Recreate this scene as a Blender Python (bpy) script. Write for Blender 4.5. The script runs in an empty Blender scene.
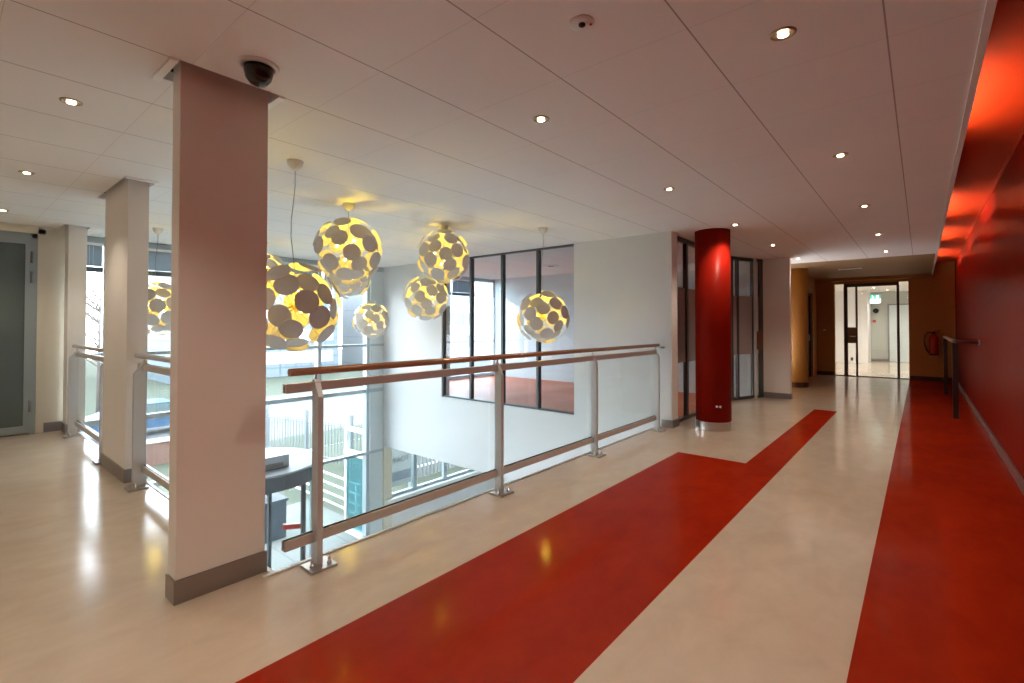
import bpy, bmesh, math, random
from mathutils import Vector, Matrix
random.seed(7)
PI = math.pi
sc = bpy.context.scene
C = sc.collection

# ------------------------------------------------------------------ materials
def nd(nt, t, **kw):
    n = nt.nodes.new(t)
    for k, v in kw.items():
        setattr(n, k, v)
    return n

def mat(name, col, rough=0.5, metal=0.0, spec=0.5, var=0.06, vscale=6.0, bump=0.0, bscale=60.0, col2=None, emit=None, estr=0.0, coat=0.0):
    m = bpy.data.materials.new(name); m.use_nodes = True
    nt = m.node_tree; b = nt.nodes['Principled BSDF']
    b.inputs['Roughness'].default_value = rough
    b.inputs['Metallic'].default_value = metal
    b.inputs['Specular IOR Level'].default_value = spec
    b.inputs['Coat Weight'].default_value = coat
    tc = nd(nt, 'ShaderNodeTexCoord')
    n = nd(nt, 'ShaderNodeTexNoise'); n.inputs['Scale'].default_value = vscale; n.inputs['Detail'].default_value = 5
    nt.links.new(tc.outputs['Object'], n.inputs['Vector'])
    r = nd(nt, 'ShaderNodeMix', data_type='RGBA')
    c = list(col) + [1]
    d = (list(col2) + [1]) if col2 else [max(0, x * (1 - 2 * var)) for x in col] + [1]
    r.inputs[6].default_value = c; r.inputs[7].default_value = d
    nt.links.new(n.outputs['Fac'], r.inputs[0]); nt.links.new(r.outputs[2], b.inputs['Base Color'])
    if bump:
        n2 = nd(nt, 'ShaderNodeTexNoise'); n2.inputs['Scale'].default_value = bscale
        nt.links.new(tc.outputs['Object'], n2.inputs['Vector'])
        bp = nd(nt, 'ShaderNodeBump'); bp.inputs['Strength'].default_value = bump; bp.inputs['Distance'].default_value = 0.01
        nt.links.new(n2.outputs['Fac'], bp.inputs['Height']); nt.links.new(bp.outputs['Normal'], b.inputs['Normal'])
    if emit:
        b.inputs['Emission Color'].default_value = list(emit) + [1]; b.inputs['Emission Strength'].default_value = estr
    return m

def glass(name, tint=(0.96, 0.985, 0.98), refl=1.0, diffuse=None, dfac=0.0, grough=0.0):
    m = bpy.data.materials.new(name); m.use_nodes = True
    nt = m.node_tree; nt.nodes.clear()
    out = nd(nt, 'ShaderNodeOutputMaterial')
    tr = nd(nt, 'ShaderNodeBsdfTransparent'); tr.inputs[0].default_value = list(tint) + [1]
    gl = nd(nt, 'ShaderNodeBsdfGlossy'); gl.inputs['Roughness'].default_value = grough
    lw = nd(nt, 'ShaderNodeLayerWeight'); lw.inputs['Blend'].default_value = 0.5
    p = nd(nt, 'ShaderNodeMath', operation='POWER'); p.inputs[1].default_value = 5
    nt.links.new(lw.outputs['Facing'], p.inputs[0])
    ml = nd(nt, 'ShaderNodeMath', operation='MULTIPLY_ADD'); ml.inputs[1].default_value = 0.6 * refl; ml.inputs[2].default_value = 0.035 * refl
    nt.links.new(p.outputs[0], ml.inputs[0])
    mx = nd(nt, 'ShaderNodeMixShader')
    nt.links.new(ml.outputs[0], mx.inputs[0]); 
    base = tr.outputs[0]
    if diffuse:
        df = nd(nt, 'ShaderNodeBsdfDiffuse'); df.inputs[0].default_value = list(diffuse) + [1]
        m2 = nd(nt, 'ShaderNodeMixShader'); m2.inputs[0].default_value = dfac
        nt.links.new(tr.outputs[0], m2.inputs[1]); nt.links.new(df.outputs[0], m2.inputs[2]); base = m2.outputs[0]
    nt.links.new(base, mx.inputs[1]); nt.links.new(gl.outputs[0], mx.inputs[2])
    nt.links.new(mx.outputs[0], out.inputs[0])
    return m

def floor_mat(name, a, b, rough=0.2, spec=0.5, limit=False):
    m = bpy.data.materials.new(name); m.use_nodes = True
    nt = m.node_tree; bs = nt.nodes['Principled BSDF']
    g = nd(nt, 'ShaderNodeNewGeometry')
    mp = nd(nt, 'ShaderNodeMapping'); mp.inputs['Scale'].default_value = (1.0, 0.55, 1.0)
    nt.links.new(g.outputs['Position'], mp.inputs[0])
    n = nd(nt, 'ShaderNodeTexNoise'); n.inputs['Scale'].default_value = 7; n.inputs['Detail'].default_value = 9; n.inputs['Distortion'].default_value = .5; n.inputs['Roughness'].default_value = .62
    nt.links.new(mp.outputs[0], n.inputs['Vector'])
    n3 = nd(nt, 'ShaderNodeTexNoise'); n3.inputs['Scale'].default_value = 1.1; n3.inputs['Detail'].default_value = 3
    nt.links.new(g.outputs['Position'], n3.inputs['Vector'])
    ad = nd(nt, 'ShaderNodeMath', operation='ADD'); nt.links.new(n.outputs['Fac'], ad.inputs[0]); nt.links.new(n3.outputs['Fac'], ad.inputs[1])
    mr = nd(nt, 'ShaderNodeMapRange'); mr.inputs['From Min'].default_value = .75; mr.inputs['From Max'].default_value = 1.25
    nt.links.new(ad.outputs[0], mr.inputs[0])
    r = nd(nt, 'ShaderNodeMix', data_type='RGBA'); r.inputs[6].default_value = list(a) + [1]; r.inputs[7].default_value = list(b) + [1]
    nt.links.new(mr.outputs[0], r.inputs[0]); nt.links.new(r.outputs[2], bs.inputs['Base Color'])
    rr = nd(nt, 'ShaderNodeMapRange'); rr.inputs['To Min'].default_value = rough * .8; rr.inputs['To Max'].default_value = rough * 1.3
    nt.links.new(n3.outputs['Fac'], rr.inputs[0]); nt.links.new(rr.outputs[0], bs.inputs['Roughness'])
    bs.inputs['Specular IOR Level'].default_value = spec
    if limit:
        bs.inputs['Specular IOR Level'].default_value = 0
        out = nt.nodes['Material Output']
        gl = nd(nt, 'ShaderNodeBsdfGlossy'); nt.links.new(rr.outputs[0], gl.inputs['Roughness'])
        lw = nd(nt, 'ShaderNodeLayerWeight'); lw.inputs['Blend'].default_value = .5
        p = nd(nt, 'ShaderNodeMath', operation='POWER'); p.inputs[1].default_value = 5; nt.links.new(lw.outputs['Facing'], p.inputs[0])
        ml = nd(nt, 'ShaderNodeMath', operation='MULTIPLY_ADD'); ml.inputs[1].default_value = .28; ml.inputs[2].default_value = .026; nt.links.new(p.outputs[0], ml.inputs[0])
        mx = nd(nt, 'ShaderNodeMixShader'); nt.links.new(ml.outputs[0], mx.inputs[0]); nt.links.new(bs.outputs[0], mx.inputs[1]); nt.links.new(gl.outputs[0], mx.inputs[2]); nt.links.new(mx.outputs[0], out.inputs[0])
    n4 = nd(nt, 'ShaderNodeTexNoise'); n4.inputs['Scale'].default_value = 3.5; n4.inputs['Detail'].default_value = 2
    nt.links.new(g.outputs['Position'], n4.inputs['Vector'])
    bp = nd(nt, 'ShaderNodeBump'); bp.inputs['Strength'].default_value = .0; bp.inputs['Distance'].default_value = .02
    return m

def ceiling_mat():
    m = bpy.data.materials.new('ceiling_panels'); m.use_nodes = True
    nt = m.node_tree; bs = nt.nodes['Principled BSDF']; bs.inputs['Roughness'].default_value = .75; bs.inputs['Specular IOR Level'].default_value = .25
    g = nd(nt, 'ShaderNodeNewGeometry'); s = nd(nt, 'ShaderNodeSeparateXYZ'); nt.links.new(g.outputs['Position'], s.inputs[0])
    def seam(sock, off, per, w):
        a = nd(nt, 'ShaderNodeMath', operation='SUBTRACT'); nt.links.new(sock, a.inputs[0]); a.inputs[1].default_value = off - per / 2
        p = nd(nt, 'ShaderNodeMath', operation='DIVIDE'); nt.links.new(a.outputs[0], p.inputs[0]); p.inputs[1].default_value = per
        f = nd(nt, 'ShaderNodeMath', operation='FRACT'); nt.links.new(p.outputs[0], f.inputs[0])
        d = nd(nt, 'ShaderNodeMath', operation='SUBTRACT'); nt.links.new(f.outputs[0], d.inputs[0]); d.inputs[1].default_value = .5
        b = nd(nt, 'ShaderNodeMath', operation='ABSOLUTE'); nt.links.new(d.outputs[0], b.inputs[0])
        l = nd(nt, 'ShaderNodeMath', operation='LESS_THAN'); nt.links.new(b.outputs[0], l.inputs[0]); l.inputs[1].default_value = w / per / 2
        return l.outputs[0]
    sx = seam(s.outputs['X'], -.10, .642, .007); sy = seam(s.outputs['Y'], .79, .622, .0035)
    # panel to panel tone
    n = nd(nt, 'ShaderNodeTexNoise'); n.inputs['Scale'].default_value = .9; nt.links.new(g.outputs['Position'], n.inputs['Vector'])
    r = nd(nt, 'ShaderNodeMix', data_type='RGBA'); r.inputs[6].default_value = (.84, .82, .80, 1); r.inputs[7].default_value = (.78, .76, .74, 1)
    nt.links.new(n.outputs['Fac'], r.inputs[0])
    fx = nd(nt, 'ShaderNodeMath', operation='MULTIPLY'); nt.links.new(sx, fx.inputs[0]); fx.inputs[1].default_value = .62
    fy = nd(nt, 'ShaderNodeMath', operation='MULTIPLY'); nt.links.new(sy, fy.inputs[0]); fy.inputs[1].default_value = .24
    mx = nd(nt, 'ShaderNodeMath', operation='MAXIMUM'); nt.links.new(fx.outputs[0], mx.inputs[0]); nt.links.new(fy.outputs[0], mx.inputs[1])
    r2 = nd(nt, 'ShaderNodeMix', data_type='RGBA'); nt.links.new(mx.outputs[0], r2.inputs[0]); nt.links.new(r.outputs[2], r2.inputs[6]); r2.inputs[7].default_value = (.12, .08, .07, 1)
    nt.links.new(r2.outputs[2], bs.inputs['Base Color'])
    return m

def grid_mat(name, base, line, sx, sz, w=.06, rough=.6, axis='YZ'):
    m = bpy.data.materials.new(name); m.use_nodes = True
    nt = m.node_tree; bs = nt.nodes['Principled BSDF']; bs.inputs['Roughness'].default_value = rough
    g = nd(nt, 'ShaderNodeNewGeometry'); s = nd(nt, 'ShaderNodeSeparateXYZ'); nt.links.new(g.outputs['Position'], s.inputs[0])
    outs = []
    for k, per in zip(axis, (sx, sz)):
        d = nd(nt, 'ShaderNodeMath', operation='DIVIDE'); nt.links.new(s.outputs[k], d.inputs[0]); d.inputs[1].default_value = per
        f = nd(nt, 'ShaderNodeMath', operation='FRACT'); nt.links.new(d.outputs[0], f.inputs[0])
        l = nd(nt, 'ShaderNodeMath', operation='LESS_THAN'); nt.links.new(f.outputs[0], l.inputs[0]); l.inputs[1].default_value = w / per
        outs.append(l.outputs[0])
    mx = nd(nt, 'ShaderNodeMath', operation='MAXIMUM'); nt.links.new(outs[0], mx.inputs[0]); nt.links.new(outs[1], mx.inputs[1])
    r = nd(nt, 'ShaderNodeMix', data_type='RGBA'); r.inputs[6].default_value = list(base) + [1]; r.inputs[7].default_value = list(line) + [1]
    nt.links.new(mx.outputs[0], r.inputs[0]); nt.links.new(r.outputs[2], bs.inputs['Base Color'])
    return m

def glossy_paint(name, col, col2, rough, f0=.03, f90=.22):
    m = mat(name, col, 1.0, spec=0.0, col2=col2, vscale=1.5)
    nt = m.node_tree; b = nt.nodes['Principled BSDF']; out = nt.nodes['Material Output']
    gl = nd(nt, 'ShaderNodeBsdfGlossy'); gl.inputs['Roughness'].default_value = rough
    lw = nd(nt, 'ShaderNodeLayerWeight'); lw.inputs['Blend'].default_value = .5
    p = nd(nt, 'ShaderNodeMath', operation='POWER'); p.inputs[1].default_value = 5; nt.links.new(lw.outputs['Facing'], p.inputs[0])
    ml = nd(nt, 'ShaderNodeMath', operation='MULTIPLY_ADD'); ml.inputs[1].default_value = f90; ml.inputs[2].default_value = f0; nt.links.new(p.outputs[0], ml.inputs[0])
    mx = nd(nt, 'ShaderNodeMixShader'); nt.links.new(ml.outputs[0], mx.inputs[0]); nt.links.new(b.outputs[0], mx.inputs[1]); nt.links.new(gl.outputs[0], mx.inputs[2]); nt.links.new(mx.outputs[0], out.inputs[0])
    return m

M = dict(
    ceilend=mat('dimmed_ceiling_end', (.30, .18, .08), .7, var=.03),  # low light and ochre wall bounce at the far end, put into the colour
    ceil=ceiling_mat(),
    beige=floor_mat('beige_linoleum', (.58, .475, .375), (.50, .40, .31), .14, .5),
    red_floor=floor_mat('red_linoleum', (.34, .022, .005), (.26, .014, .004), .12, .5, True),
    orange_floor=floor_mat('orange_linoleum', (.62, .16, .06), (.52, .12, .045), .4, .15),
    stone=floor_mat('pale_stone_floor', (.62, .64, .62), (.55, .57, .55), .3),
    white=mat('white_plaster', (.80, .80, .79), .6, var=.02, bump=.05),
    collar=mat('white_collar', (.88, .88, .88), .5, var=.01),
    pier=mat('pier_cream_paint', (.86, .83, .79), .55, var=.02, bump=.04),
    cream=mat('cream_wall_paint', (.70, .66, .55), .6, var=.03),
    redwall=glossy_paint('red_wall_paint', (.25, .010, .003), (.20, .008, .002), .22, .006, .16),
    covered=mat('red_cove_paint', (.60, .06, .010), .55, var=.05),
    redcol=glossy_paint('red_column_paint', (.26, .010, .004), (.22, .007, .003), .35, .006, .1),
    ochre=mat('ochre_wall_paint', (.50, .25, .06), .55, var=.05),
    darkbase=mat('dark_skirting', (.055, .03, .022), .35, var=.1),
    greybase=mat('grey_skirting', (.34, .31, .30), .32, metal=.8, var=.05),
    steel=mat('brushed_steel', (.62, .60, .58), .30, metal=1.0, var=.05, vscale=40),
    railsteel=mat('satin_rail_metal', (.62, .58, .56), .35, metal=.35, var=.04, vscale=30),
    handrail=mat('bronze_handrail', (.50, .27, .16), .25, metal=.35, var=.08, vscale=20),
    post=mat('post_grey_metal', (.66, .67, .68), .4, metal=.35, var=.04),
    alu=mat('facade_aluminium', (.42, .49, .53), .4, metal=.4, var=.04),
    alul=mat('light_column_paint', (.62, .68, .70), .45, var=.03),
    wframe=mat('window_frame_grey', (.085, .10, .11), .4, metal=.2, var=.05),
    dark=mat('dark_frame', (.085, .08, .08), .4, metal=.3, var=.1),
    brownframe=mat('brown_frame', (.09, .055, .035), .4, metal=.3, var=.1),
    black=mat('black_plastic', (.012, .012, .014), .15, var=.1),
    gap=mat('shadow_gap', (.02, .018, .016), .8),
    door=mat('door_blue_grey', (.30, .36, .39), .4, var=.03),
    doorglass=mat('door_dark_glass', (.10, .135, .135), .12, var=.03, spec=.6),
    shade=mat('lamp_disc_white', (.66, .62, .58), .5, var=.03),
    brass=mat('lamp_core_brass', (.75, .55, .2), .35, metal=.6),
    canopy=mat('lamp_canopy_white', (.75, .74, .72), .45),
    bulb=mat('lamp_bulb', (1, .9, .6), .3, emit=(1, .78, .30), estr=14),
    spot=mat('downlight_lens', (1, .95, .85), .3, emit=(1, .80, .52), estr=20),
    spotring=mat('downlight_ring', (.42, .33, .22), .3, metal=.9),
    tube=mat('cove_tube', (1, .9, .7), .4, emit=(1, .74, .45), estr=62),
    grey=mat('mid_grey_plastic', (.25, .26, .27), .5),
    blind=mat('blind_slats', (.34, .40, .45), .45, metal=.2),
    blindrail=mat('blind_rail', (.12, .15, .18), .4, metal=.3),
    darkred=mat('dark_red_wood', (.10, .012, .010), .3, var=.15),
    darkpost=mat('dark_post', (.03, .012, .012), .35),
    extred=mat('extinguisher_red', (.42, .02, .015), .25),
    lock=mat('lock_plate', (.20, .10, .06), .4, metal=.6),
    green=mat('exit_green', (.05, .45, .33), .4, emit=(.06, .55, .40), estr=.35),
    exitw=mat('exit_white', (.9, .95, .95), .4, emit=(.8, 1, 1), estr=.7),
    grass=mat('grass_ground', (.035, .046, .026), .9, col2=(.065, .075, .05), vscale=1.2),
    paving=grid_mat('paving_tiles', (.125, .135, .12), (.08, .085, .08), 1.2, 1.2, .03, .8, 'XY'),
    fence=mat('fence_pale', (.17, .19, .20), .5, var=.03),
    whitem=mat('white_metal', (.80, .82, .82), .4, var=.02),
    bluegrey=mat('planter_blue_grey', (.08, .10, .12), .6),
    leaf=mat('shrub_leaf', (.04, .075, .025), .7, col2=(.09, .13, .05), vscale=8),
    bark=mat('tree_bark', (.14, .12, .11), .9),
    brick=grid_mat('red_brick', (.16, .07, .05), (.2, .18, .16), .25, .08, .012, .9),
    build=grid_mat('pale_cladding', (.12, .155, .18), (.08, .11, .135), 1.5, .9, .16, .5),
    build2=grid_mat('white_cladding', (.20, .22, .235), (.13, .15, .165), 3.0, 3.0, .10, .6),
    asphalt=mat('asphalt', (.11, .12, .13), .8, var=.1),
    carblue=mat('car_paint_blue', (.04, .09, .16), .3),
    rubber=mat('rubber', (.02, .02, .02), .8),
    text=mat('sign_ink', (.045, .08, .08), .6),
    drumtop=mat('drum_top_grey', (.16, .17, .18), .5),
    drumside=mat('drum_fascia_grey', (.10, .115, .13), .45),
    palegreen=mat('pale_grey_green', (.45, .47, .42), .5, var=.02),
    palewall=mat('pale_blue_grey_wall', (.60, .67, .70), .6, var=.02),
    atriumwall=mat('atrium_wall_paint', (.67, .685, .70), .6, var=.015),
    signb2=mat('sign_board_outside', (.16, .19, .19), .5, var=.04),
    signb=mat('sign_board', (.62, .70, .70), .5, var=.04),
    signblue=mat('sign_print', (.08, .12, .15), .5, var=.3, vscale=12),
    redhandle=mat('red_push_bar', (.50, .04, .03), .35),
    glass=glass('clear_glass', (.975, .99, .985), .8),
    railglass=glass('railing_glass', (.965, .985, .98), .7),
    facadeglass=glass('facade_glass', (.945, .96, .965), .8),
    film=glass('film_glass', (.75, .70, .68), .8, (.44, .41, .41), .78),
    teal=glass('teal_glass', (.42, .72, .75), .8, (.10, .22, .24), .45),
    pglass=glass('partition_glass', (.90, .90, .88), 1.0),
    wglass=glass('inner_window_glass', (.88, .95, .99), 1.0),
)

# ------------------------------------------------------------------ mesh helpers
class MB:
    def __init__(s): s.bm = bmesh.new()
    def box(s, x0, x1, y0, y1, z0, z1, bev=0.0, mi=0):
        b = s.bm
        if x1 < x0: x0, x1 = x1, x0
        if y1 < y0: y0, y1 = y1, y0
        if z1 < z0: z0, z1 = z1, z0
        t = bmesh.new()
        r = bmesh.ops.create_cube(t, size=1)
        for v in t.verts:
            v.co = Vector(((x0 + x1) / 2 + v.co.x * (x1 - x0), (y0 + y1) / 2 + v.co.y * (y1 - y0), (z0 + z1) / 2 + v.co.z * (z1 - z0)))
        if bev: bmesh.ops.bevel(t, geom=t.edges[:], offset=bev, segments=2, affect='EDGES', profile=.6)
        for f in t.faces: f.material_index = mi
        s.merge(t); return s
    def merge(s, t):
        mp = {v: s.bm.verts.new(v.co) for v in t.verts}
        for f in t.faces:
            try:
                g = s.bm.faces.new([mp[v] for v in f.verts]); g.smooth = f.smooth; g.material_index = f.material_index
            except ValueError: pass
        t.free()
    def beam(s, a, b, w, h, bev=0.0, up=(0, 0, 1)):
        a = Vector(a); b = Vector(b); d = (b - a); L = d.length; d.normalize()
        side = d.cross(Vector(up)).normalized(); u = side.cross(d)
        t = bmesh.new(); bmesh.ops.create_cube(t, size=1)
        for v in t.verts:
            v.co = (a + b) / 2 + d * v.co.x * L + side * v.co.y * w + u * v.co.z * h
        if bev: bmesh.ops.bevel(t, geom=t.edges[:], offset=bev, segments=2, affect='EDGES')
        bmesh.ops.recalc_face_normals(t, faces=t.faces[:])
        s.merge(t); return s
    def tube(s, pts, r, seg=12, cap=True):
        pts = [Vector(p) for p in pts]; rings = []
        prev = None
        for i, p in enumerate(pts):
            if i == 0: d = pts[1] - p
            elif i == len(pts) - 1: d = p - pts[i - 1]
            else: d = (pts[i + 1] - p).normalized() + (p - pts[i - 1]).normalized()
            d.normalize()
            ref = prev if prev else (Vector((0, 0, 1)) if abs(d.z) < .9 else Vector((1, 0, 0)))
            a = (ref - d * ref.dot(d)).normalized(); prev = a; b = d.cross(a)
            rr = r[i] if isinstance(r, (list, tuple)) else r
            rings.append([s.bm.verts.new(p + a * math.cos(k * 2 * PI / seg) * rr + b * math.sin(k * 2 * PI / seg) * rr) for k in range(seg)])
        for i in range(len(rings) - 1):
            for k in range(seg):
                f = s.bm.faces.new([rings[i][k], rings[i][(k + 1) % seg], rings[i + 1][(k + 1) % seg], rings[i + 1][k]]); f.smooth = True
        if cap:
            s.bm.faces.new(rings[0][::-1]); s.bm.faces.new(rings[-1])
        return s
    def lathe(s, prof, cx=0, cy=0, seg=32, smooth=True):
        rings = []
        for r, z in prof:
            rings.append([s.bm.verts.new((cx + r * math.cos(k * 2 * PI / seg), cy + r * math.sin(k * 2 * PI / seg), z)) for k in range(seg)])
        for i in range(len(rings) - 1):
            for k in range(seg):
                f = s.bm.faces.new([rings[i][k], rings[i][(k + 1) % seg], rings[i + 1][(k + 1) % seg], rings[i + 1][k]]); f.smooth = smooth
        s.bm.faces.new(rings[0][::-1]); s.bm.faces.new(rings[-1])
        return s
    def prism(s, poly, off):
        off = Vector(off); a = [s.bm.verts.new(p) for p in poly]; b = [s.bm.verts.new(Vector(p) + off) for p in poly]
        n = len(poly); s.bm.faces.new(a[::-1]); s.bm.faces.new(b)
        for i in range(n): s.bm.faces.new([a[i], a[(i + 1) % n], b[(i + 1) % n], b[i]])
        return s
    def build(s, name, m, parent=None, mats=None, edge=False):
        bmesh.ops.recalc_face_normals(s.bm, faces=s.bm.faces[:])
        if parent is not None:
            off = Vector(parent.get('_o', (0, 0, 0)))
            for v in s.bm.verts: v.co -= off
        me = bpy.data.meshes.new(name)
        s.bm.to_mesh(me); s.bm.free()
        for mm in (mats or [m]): me.materials.append(mm)
        o = bpy.data.objects.new(name, me); C.objects.link(o)
        if parent is not None:
            o.parent = parent
            if '_o' in parent: o['_o'] = list(parent['_o'])
        return o

def cube(name, m, x0, x1, y0, y1, z0, z1, parent=None, bev=0.0):
    return MB().box(x0, x1, y0, y1, z0, z1, bev).build(name, m, parent)

ORIG = {}
def thing(name, label, cat, loc=(0, 0, 0), group=None):
    o = bpy.data.objects.new(name, None); C.objects.link(o); o.location = loc; o.empty_display_size = .1
    o['label'] = label; o['category'] = cat
    if group: o['group'] = group
    o['_o'] = loc
    return o
def holder(name, loc=(0, 0, 0)):
    o = bpy.data.objects.new(name, None); C.objects.link(o); o.location = loc; o['kind'] = 'structure'; o['_o'] = loc
    return o
def tag(o, label, cat, group=None, kind=None):
    o['label'] = label; o['category'] = cat
    if group: o['group'] = group
    if kind: o['kind'] = kind
    return o
def struct(o):
    o['kind'] = 'structure'; return o
def kids(o): return [c for c in bpy.data.objects if c.parent == o]
def dup(root, loc, label=None, rotz=None):
    r = root.copy(); C.objects.link(r); r.location = loc
    if label: r['label'] = label
    if rotz is not None: r.rotation_euler.z = rotz
    r['_o'] = loc
    for ch in kids(root):
        c = ch.copy(); C.objects.link(c); c.parent = r
        for g in kids(ch):
            d = g.copy(); C.objects.link(d); d.parent = c
    return r

XF = -8.94          # facade plane
GZ = -3.45          # ground storey floor
CH = 2.60           # ceiling height
# ------------------------------------------------------------------ setting : floor
fb = MB()
def fr(x0, x1, y0, y1, mi): fb.box(x0, x1, y0, y1, -.32, 0, 0, mi)
fr(-.23, .66, -2.6, 15.8, 1)                       # red strip by the red wall
fr(-1.02, -.23, -2.6, 15.8, 0)
fr(-2.0, -1.02, -2.6, 5.15, 1)                     # wide red band
fr(-1.33, -1.02, 5.15, 9.17, 1)                    # narrow red band
fr(-1.33, -1.02, 9.17, 15.8, 0)
fr(-2.0, -1.33, 5.15, 15.8, 0)
fr(-2.70, -2.0, -2.6, 15.8, 0)
fr(-8.60, -2.70, -2.6, 1.20, 0)
struct(fb.build('floor', None, mats=[M['beige'], M['red_floor']]))
struct(cube('floor_side_room', M['orange_floor'], -9.0, -2.70, 6.48, 9.9, -.32, -.005))
struct(cube('floor_far_room', M['beige'], -3.6, 1.6, 15.8, 23.2, -.32, 0))
struct(cube('floor_ground_storey', M['stone'], -9.0, .66, -2.6, 10.0, GZ - .2, GZ))
# slab edge trims along the void
struct(cube('trim_1', M['whitem'], -2.725, -2.702, 1.16, 6.28, -.10, .006))
struct(cube('trim_2', M['whitem'], -8.94, -2.725, 1.202, 1.225, -.10, .006))
# ceiling
HOLES = [(-2.93, -2.66, .735, 1.20), (-6.13, -5.12, 1.035, 1.26), (-8.46, -8.12, 1.05, 1.30)]
cm = MB(); xs = sorted({-9.0, .22} | {h[0] for h in HOLES} | {h[1] for h in HOLES})
for xa, xb in zip(xs[:-1], xs[1:]):
    hs = [h for h in HOLES if h[0] <= xa and h[1] >= xb]; y = -2.6
    for h in hs: cm.box(xa, xb, y, h[2], CH, CH + .05); y = h[3]
    cm.box(xa, xb, y, 11.2, CH, CH + .05)
struct(cm.build('ceiling', M['ceil']))
struct(cube('slab_above', M['gap'], -9.05, -.35, -2.7, 15.8, 2.93, 3.0))
struct(cube('wall_plenum', M['gap'], -9.05, -9.0, -2.7, 15.8, CH + .05, 2.93))
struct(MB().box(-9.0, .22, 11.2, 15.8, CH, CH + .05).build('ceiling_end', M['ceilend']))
struct(cube('trim_3', M['whitem'], .205, .235, -2.6, 15.75, CH - .012, CH + .075))
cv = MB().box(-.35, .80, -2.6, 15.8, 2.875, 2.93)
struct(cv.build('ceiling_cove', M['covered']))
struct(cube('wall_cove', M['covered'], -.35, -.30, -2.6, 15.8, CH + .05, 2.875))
# red wall
struct(cube('wall_right', M['redwall'], .63, .78, -2.6, 15.8, -.3, 2.875))
struct(cube('baseboard_right', M['greybase'], .612, .63, -2.6, 15.72, 0, .095, bev=.003))
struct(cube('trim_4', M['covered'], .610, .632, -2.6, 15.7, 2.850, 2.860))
# back wall behind camera
struct(cube('wall_back', M['white'], -8.9, .78, -2.75, -2.6, GZ, 2.9))
# left wall with door
lw = MB().box(-8.95, -8.5, -2.6, -.22, -.3, CH).box(-8.95, -8.5, .87, 1.13, -.3, CH).box(-8.95, -8.5, -.22, .87, 2.54, CH)
struct(lw.build('wall_left', M['cream']))
struct(cube('wall_left_outer', M['cream'], -9.05, -8.96, -2.6, 1.19, -.3, CH))
struct(cube('wall_left_lower', M['white'], -9.0, -8.8, -2.6, 1.2, GZ, -.3))
struct(cube('baseboard_left', M['greybase'], -8.5, -8.485, .93, 1.10, 0, .12))
# wall under the slab edges
struct(cube('wall_under_corridor', M['white'], -2.69, -2.60, 1.3, 10, GZ, -.32))
struct(cube('wall_under_landing', M['white'], -8.9, -2.69, 1.06, 1.16, GZ, -.32))

# wall with inner window (y = 6.28)
WY, WT = 6.28, .20
ww = MB().box(-9.0, -7.02, WY, WY + WT, -1.24, CH).box(-4.04, -2.53, WY, WY + WT, -1.24, CH).box(-7.02, -4.04, WY, WY + WT, -1.24, -.01)
struct(ww.build('wall_far', M['atriumwall']))
struct(cube('wall_far_jamb', M['pier'], -2.53, -2.518, WY + .004, WY + WT, 0, CH - .001))
struct(MB().box(-2.66, -2.505, WY - .012, WY, .0, .10).box(-2.53, -2.505, WY, WY + WT + .01, 0, .10).build('baseboard_far', M['greybase']))
struct(cube('ceiling_lower_room', M['white'], -9.0, -2.6, WY + WT, 10, -1.24, -.32))
# side room shell
struct(cube('wall_side_room', M['palewall'], -9.0, -2.35, 9.85, 10.0, -.3, CH))
struct(cube('wall_lower_room', M['white'], -9.0, -2.6, 9.9, 10.05, GZ, -1.24))

def window_frame(idx, x0, x1, ms, z0, z1, y):
    w = holder('window_%d' % idx)
    f = MB().box(x0, x1, y, y + .06, z0, z0 + .03).box(x0, x1, y, y + .06, z1 - .03, z1).box(x0, x0 + .03, y, y + .06, z0, z1).box(x1 - .02, x1, y, y + .06, z0, z1)
    f.build('window_frame', M['wframe'], w)
    for a in ms: cube('mullion', M['wframe'], a - .022, a + .022, y - .01, y + .07, z0 + .02, z1 - .02, w)
    ed = [x0 + .03] + ms + [x1 - .02]
    for a, b in zip(ed[:-1], ed[1:]): cube('pane', M['wglass'], a + .01, b - .01, y + .025, y + .031, z0 + .03, z1 - .03, w)
window_frame(1, -7.02, -4.04, [-6.275, -5.515, -4.752], -.01, CH, WY + .03)

# ------------------------------------------------------------------ facade (window_2 atrium, window_3 side room, window_4 lower room)
fac = holder('window_2')
FY = [1.60, 2.67, 3.74, 4.81, 5.88]
for a in FY:
    if abs(a - 3.74) < .01: MB().box(XF - .05, XF + .09, a - .03, a + .03, -1.02, CH).build('mullion', M['alu'], fac)
    else: MB().box(XF - .05, XF + .09, a - .035, a + .035, GZ, CH).build('mullion', M['alu'], fac)
for z, h, y0 in ((.935, .05, 1.2), (-.02, .08, 1.2), (2.545, .10, 1.2)):
    MB().box(XF - .04, XF + .06, y0, 6.28, z - h / 2, z + h / 2).build('transom', M['alu'], fac)
MB().box(XF - .04, XF + .06, 4.81, 6.28, -1.345, -1.285).build('transom', M['alu'], fac)
MB().box(XF - .04, XF + .06, 1.2, 4.81, -1.09, -1.02).build('transom', M['alu'], fac)
MB().box(XF - .04, XF + .06, 4.85, 6.28, GZ, GZ + .10).build('transom', M['alu'], fac)
ys = [1.2] + FY + [6.28]
for a, b in zip(ys[:-1], ys[1:]):
    zs = [(-1.0, -.06), (.02, .91), (.96, 2.5)]
    for z0, z1 in zs: cube('pane', M['facadeglass'], XF - .004, XF + .004, a + .03, b - .03, z0, z1, fac)
    if a > 4.7: cube('pane', M['facadeglass'], XF - .004, XF + .004, a + .03, b - .03, GZ + .1, -1.34, fac)
    elif b < 2.7: cube('pane', M['facadeglass'], XF - .004, XF + .004, a + .03, b - .03, GZ + .1, -1.09, fac)
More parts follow.
